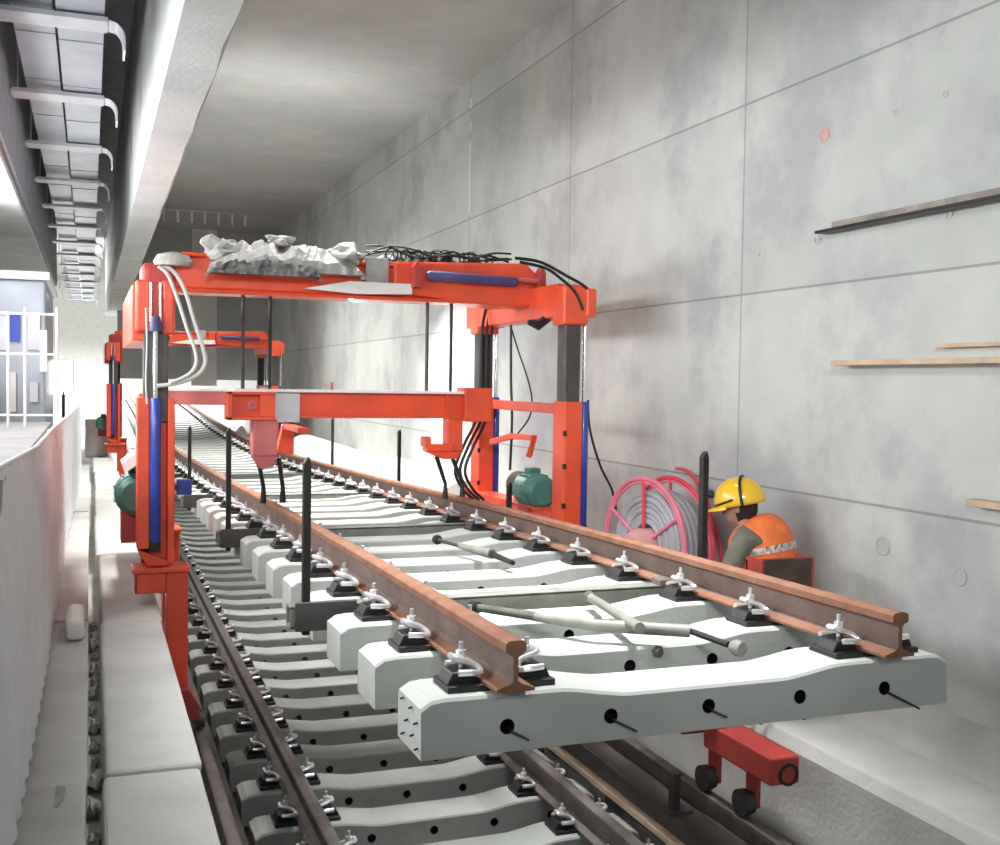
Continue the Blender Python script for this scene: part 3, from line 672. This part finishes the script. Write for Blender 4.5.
# ------------------------------------------------------------------ dust sheet and cables on top of the beam
def heap(x0, x1, y0, y1, z, h, seed, nx=60, ny=12, jag=.4):
    b = MB(); vs = []
    for j in range(ny+1):
        for i in range(nx+1):
            u = i/nx; v = j/ny; e_ = (math.sin(PI*u)**.35)*(math.sin(PI*(.08+.84*v))**.5)
            nz = noise.fractal(Vector((u*7+seed, v*3, seed)), 1, 2, 4)
            vs.append((x0+(x1-x0)*u+.02*nz, y0+(y1-y0)*v+.02*noise.noise(Vector((u*20, v*4, 9))), z+e_*h*(.8+jag*nz)-.05*(1-e_)))
    fs = [(j*(nx+1)+i, j*(nx+1)+i+1, (j+1)*(nx+1)+i+1, (j+1)*(nx+1)+i) for j in range(ny) for i in range(nx)]
    n0 = len(vs); edge = [i for i in range(nx+1)]+[j*(nx+1)+nx for j in range(1, ny+1)]+[ny*(nx+1)+i for i in range(nx-1, -1, -1)]+[j*(nx+1) for j in range(ny-1, 0, -1)]
    for k in edge: vs.append((vs[k][0], vs[k][1], z-.02))
    L = len(edge); fs += [(edge[k], edge[(k+1) % L], n0+(k+1) % L, n0+k) for k in range(L)]; fs.append(tuple(range(n0, n0+L)))
    b.add(vs, fs); return b
ZT = 3.71
b = heap(.80, 1.95, CY-.27, CY+.2, ZT-.10, .25, 3); b.lump((1.35, CY-.02, ZT+.13), (.10, .08, .04), 5, .6, 3)
b.lump((.90, CY-.1, ZT+.04), (.12, .1, .09), 8, .5, 3)
b.lump((1.82, CY-.1, ZT+.03), (.13, .16, .09), 9, .4, 3)
tag(b.build('dust_sheet', M_SHEET), 'crumpled grey plastic sheet piled on left half of the gantry top beam', 'plastic sheet')
b = heap(.78, 1.60, CY-.37, CY-.28, ZT-.14, .09, 13, 70, 5, .9); tag(b.build('rubble_strip', M_SHEETD), 'dark crumbly strip along the front lower edge of grey sheet', 'rubble')
b = heap(1.98, 3.2, CY-.12, CY+.12, ZT-.01, .10, 21, 80, 6, .9)
random.seed(3)
for k in range(16):
    x = 2.2+k*.055; b.ring((x, CY+random.uniform(-.12, .0), ZT+.07), (random.uniform(-1, 1), 1, random.uniform(-.3, .3)), random.uniform(.03, .06), .006, 14, 6)
for k in range(4): b.tube(smooth_path([(2.0+i*.17, CY-.12+.03*k+random.uniform(-.02, .02), ZT+.06+random.uniform(0, .07)) for i in range(8)], 4), .008, 6)
tag(b.build('cable_heap', M_CABLE), 'tangle of black cables and hoses on right half of the gantry top beam', 'cables', None, 'stuff')

# row of small tubes behind the gantry top
e = thing('tube_rack', tuple(at(195, 246, Y=25)), 'row of short pale upright tubes hung from the ceiling behind gantry top', 'rack')
a = at(150, 236, Y=25); c = at(245, 240, Y=25)
MB().box((a.x, 24.98, CZ-.03), (c.x, 25.02, CZ-.002)).build('rail', M_GALVL, e)
for i in range(8): x = a.x+(c.x-a.x)*i/7; MB().tube([(x, 25, CZ-.28), (x, 25, CZ-.03)], .028, 8).build('tube', M_WHITE, e)
for za, zb_ in (((472,122),(472,132)), ((471,140),(471,214)), ((472,98),(472,108))):
    p = at(*za, X=WX); q = at(*zb_, X=WX); MB().box((WX-.012, p.y-.02, q.z), (WX-.001, p.y+.02, p.z)).build('trim_10', M_WHITE)['kind'] = 'structure'

# ------------------------------------------------------------------ hose reel
rc = at(657, 544, X=3.86); yaw = math.radians(6); ax = Vector((math.cos(yaw), -math.sin(yaw), 0)); ax = Vector((.97, .14, .0)).normalized()
e = thing('hose_reel', (rc.x, rc.y, .87), 'red wheel-like hose reel wound with grey hose beside the wall', 'hose reel')
dlt = .12; R_ = .48
for s, mm in ((-1, M_REELP), (1, M_REEL)):
    c = rc+ax*dlt*s
    r_ = MB().ring(c, ax, R_, .017, 56, 8).build('rim', mm, e, smooth=True)
    MB().ring(c, ax, R_*.94, .010, 56, 8).build('inner_rim', M_REELP, r_, smooth=True)
    for k in range(6):
        a_ = PI/6+k*PI/3+.5; d = Vector((0, 0, 1))*math.cos(a_)+ax.cross(Vector((0, 0, 1)))*math.sin(a_)
        MB().tube([c+d*.07, c+d*R_], .013, 8).build('spoke', M_REEL if k % 2 else M_REELP, r_, smooth=True)
MB().lathe([(.02, -.24), (.09, -.235), (.12, -.18), (.12, .18), (.03, .2)], rc, ax, 28).build('hub', M_HUB, e, smooth=True)
m = MB()
for lay in range(6):
    rr = .17+lay*.040
    for k in range(5): m.ring(rc+ax*(-.09+.045*k+(.010 if lay % 2 else 0)), ax, rr, .022, 44, 8, mi=0)
m.build('wound_hose', M_HOSEG, e, smooth=True)
for s in (-1, 1):
    c = rc+ax*.19*s
    MB().tube([c, (c.x, c.y-.28, .885)], .018, 8).build('stand_leg', M_REEL, e); MB().tube([c, (c.x, c.y+.28, .885)], .018, 8).build('stand_leg', M_REEL, e)
e2 = thing('red_guard_hoop', tuple(at(700, 560, X=4.1)), 'tall thin red hoop frame behind the black post by reel', 'frame')
MB().tube(smooth_path([at(x, y, X=4.24) for x, y in ((676,468),(688,472),(702,490),(714,520),(722,560),(726,600),(727,680))], 6), .013, 8).build('hoop', M_REEL, e2, smooth=True)
MB().tube([at(716,528,X=4.24), at(706,575,X=4.24), at(706,660,X=4.24)], .02, 8).build('stay', M_REELP, e2, smooth=True)

# ------------------------------------------------------------------ timber planks on the wall
for (px0, py0, px1, th, dp, mm, lb) in ((834, 226, 1100, .045, .10, M_WOODD, 'long dark weathered board fixed along the wall, highest of the boards'), (834, 363, 1100, .030, .13, M_WOOD, 'long pale timber board on the wall at mid height'), (937, 346, 1100, .022, .05, M_WOOD, 'thin pale timber board just above the long pale board'), (968, 502, 1100, .035, .09, M_WOOD, 'short pale board on wall, lowest, at right picture edge')):
    a = at(px0, py0, X=WX-dp*.8); e = MB()
    y1 = a.y; y0 = 2.2; z = a.z
    e.prism([(WX-dp, z-th/2), (WX+.0, z-th/2), (WX, z+th/2), (WX-dp, z+th/2)], 'Y', y0, y1)
    if mm is M_WOODD:
        e.prism([(WX-dp-.012, z-th*.7), (WX-.02, z-th*.7), (WX-.02, z-th*.3), (WX-dp-.012, z-th*.3)], 'Y', y0, y1+.15, 1)
    tag(e.build('timber_board', [mm, M_IRON], bevel=.003), lb, 'board', 'timber boards on right wall')

# ------------------------------------------------------------------ red bogie end under panel, loose steel, planks
e = thing('red_trolley', (3.4, 5.15, .42), 'dark red box-section trolley on the right crane rail below the panel end', 'trolley')
m = MB(); P = Vector((3.40, 5.1, .80)); m.box((-.09, -.32, -.08), (.09, .35, .07), M=Matrix.Translation(P)); m.build('box_section', M_RED2, e, bevel=.012)
MB().box((3.28, 5.3, .87), (3.44, 5.9, .93)).build('upper_arm', M_RED, e, bevel=.012)
MB().box((3.20, 5.5, .78), (3.42, 6.3, .86)).build('rear_arm', M_RED2, e, bevel=.012)
MB().lathe([(.06, 0), (.06, .012), (.045, .013), (.045, -.05)], (3.42, 4.785, .775), (0, -1, 0), 18).build('end_socket', M_IRON, e)
for dy in (-.2, .2): MB().lathe([(.03, 0), (.075, .005), (.075, .05), (.065, .055), (.065, .08)], (3.36, 5.35+dy, .495), (1, 0, 0), 22).build('wheel', M_STEEL, e, smooth=True)
for dy in (-.2, .2): MB().box((3.44, 5.35+dy-.05, .47), (3.47, 5.35+dy+.05, .73)).build('axle_plate', M_RED2, e)

a = at(556, 748, Z=.30); c = at(648, 828, Z=.30)
e = MB(); w = .06; e.box((a.x-.0, c.y-.5, .254), (a.x+.075, a.y+1.8, .29)); tag(e.build('timber_batten', M_WOOD, bevel=.004), 'pale timber batten lying beside the laid right rail', 'batten')
e = thing('steel_channel', (3.08, 5.5, .0), 'dark steel channel on blocks between laid track and right crane rail', 'steel channel')
m = MB(); m.box((3.04, 3.2, .40), (3.20, 9.5, .415)); m.box((3.04, 3.2, .30), (3.052, 9.5, .40)); m.box((3.188, 3.2, .30), (3.20, 9.5, .40)); m.build('channel', M_STEEL, e, bevel=.004)
for y in (3.6, 4.9, 6.2, 7.5, 8.8): MB().box((3.05, y, 0), (3.19, y+.2, .30)).build('support_block', M_SLEEP2, e, bevel=.01)
e = thing('steel_prop', (3.08, 5.35, .415), 'short dark upright prop standing on steel channel below panel', 'prop')
MB().box((3.05, 5.33, .427), (3.10, 5.38, .62)).build('post', M_STEEL, e, bevel=.004); MB().box((3.0, 5.28, .415), (3.15, 5.43, .427)).build('foot_plate', M_STEEL, e); MB().box((3.04, 5.32, .62), (3.11, 5.39, .63)).build('head_plate', M_STEEL, e)

# box beside worker
p0 = at(762, 560, X=3.72); 
e = thing('tool_box', (3.86, 5.25, .87), 'dark red open steel box on a stand in front of the worker', 'box')
q0 = at(760, 560, Y=5.30); q1 = at(812, 558, Y=5.30); zt_ = q0.z; x0, x1 = q0.x, q1.x
m = MB(); m.box((x0+.015, 5.285, zt_-.30), (x1-.015, 5.30, zt_), 1); m.box((x0, 5.28, zt_-.30), (x0+.015, 5.44, zt_)); m.box((x1-.015, 5.28, zt_-.30), (x1, 5.44, zt_)); m.box((x0, 5.285, zt_-.30), (x1, 5.44, zt_-.285)); m.box((x0, 5.425, zt_-.30), (x1, 5.44, zt_-.02)); m.build('body', [M_RED2, M_BROWN], e)
for x in (x0+.03, x1-.03):
    for y in (5.30, 5.42): MB().tube([(x, y, .87), (x, y, zt_-.30)], .014, 8).build('leg', M_IRON, e)

# white plastic rolls and sheets by the wall behind the panel
for (y, z, r, ln, lb) in ((11.3, 1.25, .42, 4.0, 'large white plastic roll lying by the wall behind near gantry'), (15.6, 1.25, .40, 5.4, 'second white plastic roll lying farther along the wall')):
    m = MB(); m.lathe([(r*.3, -.02), (r, 0), (r*1.02, ln*.5), (r, ln), (r*.3, ln+.02)], (3.86, y, .87+r+.02), (0, 1, .01), 28); tag(m.build('white_roll', M_WHITE, smooth=True), lb, 'roll')
m = MB(); n = 24; vs = []
for i in range(n+1):
    y = 24.9+3*i/n
    for x, z in ((3.2, 0.88), (3.3, 1.6+.1*math.sin(y*2)), (3.7, 2.2+.12*math.sin(y*1.7)), (4.2, 2.3), (4.2, .88)): vs.append((x if x > 3.25 else 3.66, y, z))
m.add(vs, [(i*5+k, i*5+(k+1) % 5, (i+1)*5+(k+1) % 5, (i+1)*5+k) for i in range(n) for k in range(5)]+[(0, 1, 2, 3, 4), tuple(n*5+k for k in range(5))[::-1]])
tag(m.build('white_tarpaulin', M_WHITE, smooth=True), 'white tarpaulin draped over stacked material along the far wall', 'tarpaulin')
# pallet of pale sheets at the far end left of the track
e = MB().box((-.1, 24.5, 1.12), (.36, 27.5, 1.9)); tag(e.build('sheet_stack', M_WHITE, bevel=.03), 'pale wrapped stack at the far end of the walkway', 'stack')

# ------------------------------------------------------------------ worker
def skin_mesh(name, chains, parent, m, sub=2, root=0):
    """chains: list of lists of (point, radius); first point of later chains may index an existing vertex"""
    vs = []; es = []; rs = []
    for ch in chains:
        prev = None
        for it in ch:
            if isinstance(it, int): prev = it; continue
            p, r = it; vs.append(Vector(p)-WO[parent.name]); rs.append(r if isinstance(r, tuple) else (r, r))
            if prev is not None: es.append((prev, len(vs)-1))
            prev = len(vs)-1
    me = bpy.data.meshes.new(name); me.from_pydata(vs, es, []); ob = bpy.data.objects.new(name, me); COL.objects.link(ob); ob.parent = parent; WO[ob.name] = WO[parent.name]
    k = ob.modifiers.new('skin', 'SKIN'); k.use_smooth_shade = True
    bm = bmesh.new(); bm.from_mesh(me); ly = bm.verts.layers.skin.verify()
    for v in bm.verts: v[ly].radius = rs[v.index]; v[ly].use_root = (v.index == root)
    bm.to_mesh(me); bm.free()
    k = ob.modifiers.new('sub', 'SUBSURF'); k.levels = sub; k.render_levels = sub
    me.materials.append(m); return ob
fv = Vector((-.70, .71, 0)).normalized(); lv = Vector((-fv.y, fv.x, 0))      # forward, his left
if lv.dot(-FW) < 0: lv = lv  # his left is towards the viewer when facing left in view
PB = Vector((3.975, 5.81, 0))
def wp(f, l, z): return PB+fv*f+lv*l+Vector((0, 0, z))
wk = thing('person', (PB.x, PB.y, .87), 'person in yellow helmet and orange vest kneeling by the wall, bent over', 'person')
ck = +1
hd = wp(.195, 0, 2.04)
body = skin_mesh('body', [
    [(wp(0, 0, 1.42), (.13, .15)), (wp(.02, 0, 1.58), (.11, .13)), (wp(.05, 0, 1.75), (.11, .14)), (wp(.10, 0, 1.86), (.085, .11)), (wp(.15, 0, 1.935), .055), (wp(.175, 0, 1.985), .056)],
    [3, (wp(.13, .16, 1.84), .055), (wp(.20, .21, 1.62), .043), (wp(.40, .17, 1.52), .034), (wp(.47, .15, 1.52), .026)],
    [3, (wp(.13, -.16, 1.84), .055), (wp(.22, -.20, 1.62), .043), (wp(.42, -.14, 1.56), .034), (wp(.49, -.12, 1.56), .026)],
    [0, (wp(.02, .10, 1.36), .085), (wp(.10, .12, .97), .06), (wp(-.20, .12, .93), .045), (wp(-.25, .12, .92), .035)],
    [0, (wp(.02, -.10, 1.36), .085), (wp(.10, -.12, .97), .06), (wp(-.20, -.12, .93), .045), (wp(-.25, -.12, .92), .035)]], wk, M_SKIN)
# head with face, joined to the body mesh's neck
def headmesh():
    b = MB(); N1, N2 = 20, 28; vs = []
    for i in range(N1+1):
        th = PI*i/N1
        for j in range(N2):
            ph = 2*PI*j/N2; x = math.sin(th)*math.cos(ph); y = math.sin(th)*math.sin(ph); z = math.cos(th)
            X = x*.098; Y_ = y*.077; Z = z*.118
            if z < 0: X += .018*(-z)*(1 if x > -.4 else .2); Y_ *= 1-.22*(-z)
            if x > .75 and abs(y) < .28:                     # nose, mouth
                if -.35 < z < .08: X += .022*(1-abs(z+.18)/.27)*(1-abs(y)/.28)
                if -.66 < z < -.48: X += .007
            if x > .6 and .02 < z < .3 and .18 < abs(y) < .55: X -= .009
            vs.append((X, Y_, Z))
    fs = [(i*N2+j, i*N2+(j+1) % N2, (i+1)*N2+(j+1) % N2, (i+1)*N2+j) for i in range(N1) for j in range(N2)]
    b.add(vs, fs)
    for s in (-1, 1): b.lump((0, s*.080, -.005), (.020, .010, .032), 3, .1, 2)
    return b
rot = Matrix(((fv.x, lv.x, 0), (fv.y, lv.y, 0), (0, 0, 1))).to_4x4()
tilt = Matrix.Rotation(math.radians(16), 4, 'Y')
HM = Matrix.Translation(hd) @ rot @ tilt
def xf(b, M): b.v = [M @ v for v in b.v]; return b
xf(headmesh(), HM).build('head', M_SKIN, wk, smooth=True)
for s in (-1, 1): xf(MB().lump((.088, s*.032, .018), (.010, .013, .008), 1, 0, 2), HM).build('eye', M_WHITE, wk, smooth=True)
h = MB(); a = headmesh(); h.v = [Vector((v.x*1.07-.012, v.y*1.08, v.z*1.06)) for v in a.v[:21*28]]; keep = [f for f in a.f if all(i < 21*28 for i in f) and sum(h.v[i].x for i in f)/4 < .02 and sum(h.v[i].z for i in f)/4 > -.10 or (all(i < 21*28 for i in f) and sum(h.v[i].z for i in f)/4 > .05)]
h.f = keep; h.m = [0]*len(keep); xf(h, HM).build('hair', M_HAIR, wk, smooth=True)
# helmet
hm = MB(); N1, N2 = 12, 32; vs = []
for i in range(N1+1):
    th = PI/2*i/N1*1.12
    for j in range(N2):
        ph = 2*PI*j/N2; r = 1+.03*(1 if abs(math.sin(ph)) < .25 else 0)
        vs.append((math.sin(th)*math.cos(ph)*.152*r-.008, math.sin(th)*math.sin(ph)*.122, math.cos(th)*.145*(1+.02*(abs(math.sin(ph)) < .25))+.035))
fs = [(i*N2+j, i*N2+(j+1) % N2, (i+1)*N2+(j+1) % N2, (i+1)*N2+j) for i in range(N1) for j in range(N2)]
hm.add(vs, fs)
helm = xf(hm, HM @ Matrix.Rotation(math.radians(-4), 4, 'Y')).build('helmet', M_YEL, wk, smooth=True); k = helm.modifiers.new('s', 'SOLIDIFY'); k.thickness = .004
br = MB(); vs = []
for i in range(13):
    a = -1.15+2.3*i/12
    for r, z in ((1.0, .022), (1.0, .012)): vs.append((math.cos(a)*.148-.008, math.sin(a)*.120, z))
    for z in (.004, -.004): vs.append((math.cos(a)*(.148+.075*math.cos(a*1.2))-.008, math.sin(a)*.132, z))
br.add(vs, [f for i in range(12) for f in ((4*i, 4*i+4, 4*i+6, 4*i+2), (4*i+1, 4*i+3, 4*i+7, 4*i+5), (4*i+2, 4*i+6, 4*i+7, 4*i+3), (4*i, 4*i+1, 4*i+5, 4*i+4))])
xf(br, HM @ Matrix.Rotation(math.radians(-4), 4, 'Y')).build('peak', M_YEL, helm, smooth=True)
st = MB(); H2 = HM @ Matrix.Rotation(math.radians(-4), 4, 'Y')
st.tube([H2 @ Vector((-.050+.0*math.cos(a), math.sin(a)*.126, math.cos(a)*.150+.035)) for a in [(-1.75+3.5*i/24) for i in range(25)]], .010, 8)
st.tube([H2 @ Vector((math.cos(a)*.158-.008, math.sin(a)*.128, .055-.03*math.cos(a))) for a in [(-1.5+3.0*i/20) for i in range(21)]], .007, 8)
st.build('lamp_strap', M_CABLE, helm, smooth=True)
hl_ = MB().lathe([(.024, 0), (.026, .02), (.018, .05)], H2 @ Vector((.150, 0, .10)), (H2.to_3x3() @ Vector((1, 0, .1))), 14); hl_.build('head_lamp', M_CABLE, helm, smooth=True)
skin_mesh('shirt', [
    [(wp(.01, 0, 1.50), (.13, .155)), (wp(.04, 0, 1.66), (.13, .155)), (wp(.08, 0, 1.78), (.135, .165)), (wp(.13, 0, 1.88), (.10, .125)), (wp(.165, 0, 1.925), .066)],
    [3, (wp(.125, .17, 1.84), .072), (wp(.18, .215, 1.72), .070), (wp(.215, .215, 1.61), .062), (wp(.30, .195, 1.56), .050), (wp(.38, .175, 1.53), .045)],
    [3, (wp(.125, -.17, 1.84), .072), (wp(.19, -.215, 1.72), .070), (wp(.23, -.21, 1.61), .058), (wp(.32, -.185, 1.58), .050), (wp(.40, -.15, 1.565), .045)]], wk, M_SHIRT)
vest = skin_mesh('vest', [[(wp(-.01, 0, 1.38), (.175, .20)), (wp(.0, 0, 1.58), (.185, .205)), (wp(.03, 0, 1.74), (.19, .22)), (wp(.07, 0, 1.855), (.175, .235)), (wp(.115, 0, 1.925), (.125, .185)), (wp(.14, 0, 1.965), (.07, .09))]], wk, M_VEST)
skin_mesh('trousers', [[(wp(-.0, 0, 1.43), (.14, .165)), (wp(0, 0, 1.36), (.13, .16))],
    [1, (wp(.03, .11, 1.24), .095), (wp(.10, .12, .985), .072), (wp(-.10, .12, .955), .068), (wp(-.19, .12, .945), .055)],
    [1, (wp(.03, -.11, 1.24), .095), (wp(.10, -.12, .985), .072), (wp(-.10, -.12, .955), .068), (wp(-.19, -.12, .945), .055)]], wk, M_TROUS)
for s in (-1, 1):
    skin_mesh('boot', [[(wp(-.18, s*.12, .95), .045), (wp(-.25, s*.12, .95), .05), (wp(-.28, s*.12, .91), .038)]], wk, M_IRON, 2)
# reflective bands
for zc, f0, rf, rl in ((1.79, .045, .20, .225), (1.62, .01, .20, .225)):
    m = MB(); n = 40; vs = []
    for i in range(n):
        a = 2*PI*i/n; 
        for dz in (-.022, .022):
            vs.append(wp(f0+dz*.25+math.cos(a)*rf, math.sin(a)*rl, zc+dz-.04*math.cos(a)))
    fs = [(2*i, 2*((i+1) % n), 2*((i+1) % n)+1, 2*i+1) for i in range(n)]; m.add(vs, fs)
    o = m.build('reflective_band', M_REFL, vest, smooth=True); k = o.modifiers.new('s', 'SOLIDIFY'); k.thickness = .003
    k = o.modifiers.new('w', 'SHRINKWRAP'); k.target = vest; k.offset = .011; k.wrap_method = 'NEAREST_SURFACEPOINT'
# hands with fingers
for s, tip in ((1, wp(.47, .15, 1.52)), (-1, wp(.49, -.12, 1.56))):
    base = tip; chains = [[(base, .024), (base+fv*.045, (.03, .016))]]
    idx = 1; cnt = 2
    for k in range(4):
        o_ = lv*(.027-.018*k); L = (.034, .040, .038, .030)[k]
        chains.append([1, (base+fv*.085+o_, .009), (base+fv*(.085+L)+o_+Vector((0, 0, -.008)), .0085), (base+fv*(.085+L*1.5)+o_+Vector((0, 0, -.035)), .008), (base+fv*(.080+L*1.4)+o_+Vector((0, 0, -.055)), .0075)])
    chains.append([0, (base+fv*.03+lv*(-s*.035), .011), (base+fv*.065+lv*(-s*.045)+Vector((0, 0, -.015)), .0095), (base+fv*.09+lv*(-s*.035)+Vector((0, 0, -.03)), .008)])
    skin_mesh('hand', chains, wk, M_SKIN, 1)

# ------------------------------------------------------------------ light
W = bpy.data.worlds.new('world'); S.world = W; W.use_nodes = True
W.node_tree.nodes['Background'].inputs[0].default_value = (.93, .96, 1, 1); W.node_tree.nodes['Background'].inputs[1].default_value = .36
def area(name, loc, target, sx, sy, power, col=(1, 1, 1), spread=180):
    l = bpy.data.lights.new(name, 'AREA'); l.shape = 'RECTANGLE'; l.size = sx; l.size_y = sy; l.energy = power; l.color = col; l.spread = math.radians(spread)
    o = bpy.data.objects.new(name, l); COL.objects.link(o); o.location = loc
    d = Vector(target)-Vector(loc); o.rotation_euler = d.to_track_quat('-Z', 'Y').to_euler(); return o
area('station_daylight', (-2.2, 6.5, 3.85), (4.3, 5.0, 2.2), 10, .4, 320, (.97, .98, 1))
area('platform_fill', (-1.3, 8, 2.9), (.2, 8, 5.2), 6, .3, 60, (.97, .98, 1))  # added fill, brightens the beam's left face and the slab underside
area('overhead_fill_near', (2.0, 4.9, 6.3), (2.0, 4.9, 1.5), .4, 3.0, 72, spread=48)  # added overhead light for the near sleeper tops, no fitting there
area('overhead_fill_mid', (2.0, 10.5, 6.3), (2.0, 10.5, 1.5), .5, 4, 160, (1, .98, .95), spread=70)  # added overhead light for the middle of the panel, no fitting there
area('overhead_fill_far', (2.0, 18, 6.3), (2.0, 18, 1.5), .5, 6, 340, (1, .98, .95), spread=120)  # added overhead light for the far sleepers, no fitting there
area('shaft_daylight', (0.5, 36, 6.2), (.5, 35, 1.5), 6, 8, 4500)
area('low_work_lamp', (3.3, 13.5, 3.2), (4.3, 13, 1.6), .6, .6, 75)
area('ceiling_fill', (2.0, 12.8, 4.0), (2.1, 13.8, 6.4), 1.6, 1.6, 17, spread=90)  # added upward light, makes the bright patch on the ceiling
area('front_fill', (-.3, -1.5, 4.9), (3.4, 8, 3.2), 1.2, .6, 34, spread=50)  # added frontal light from behind the camera for gantry and wall
S.view_settings.view_transform = 'Standard'; S.view_settings.look = 'None'; S.view_settings.gamma = 1; S.view_settings.exposure = .15
S.view_settings.use_curve_mapping = False
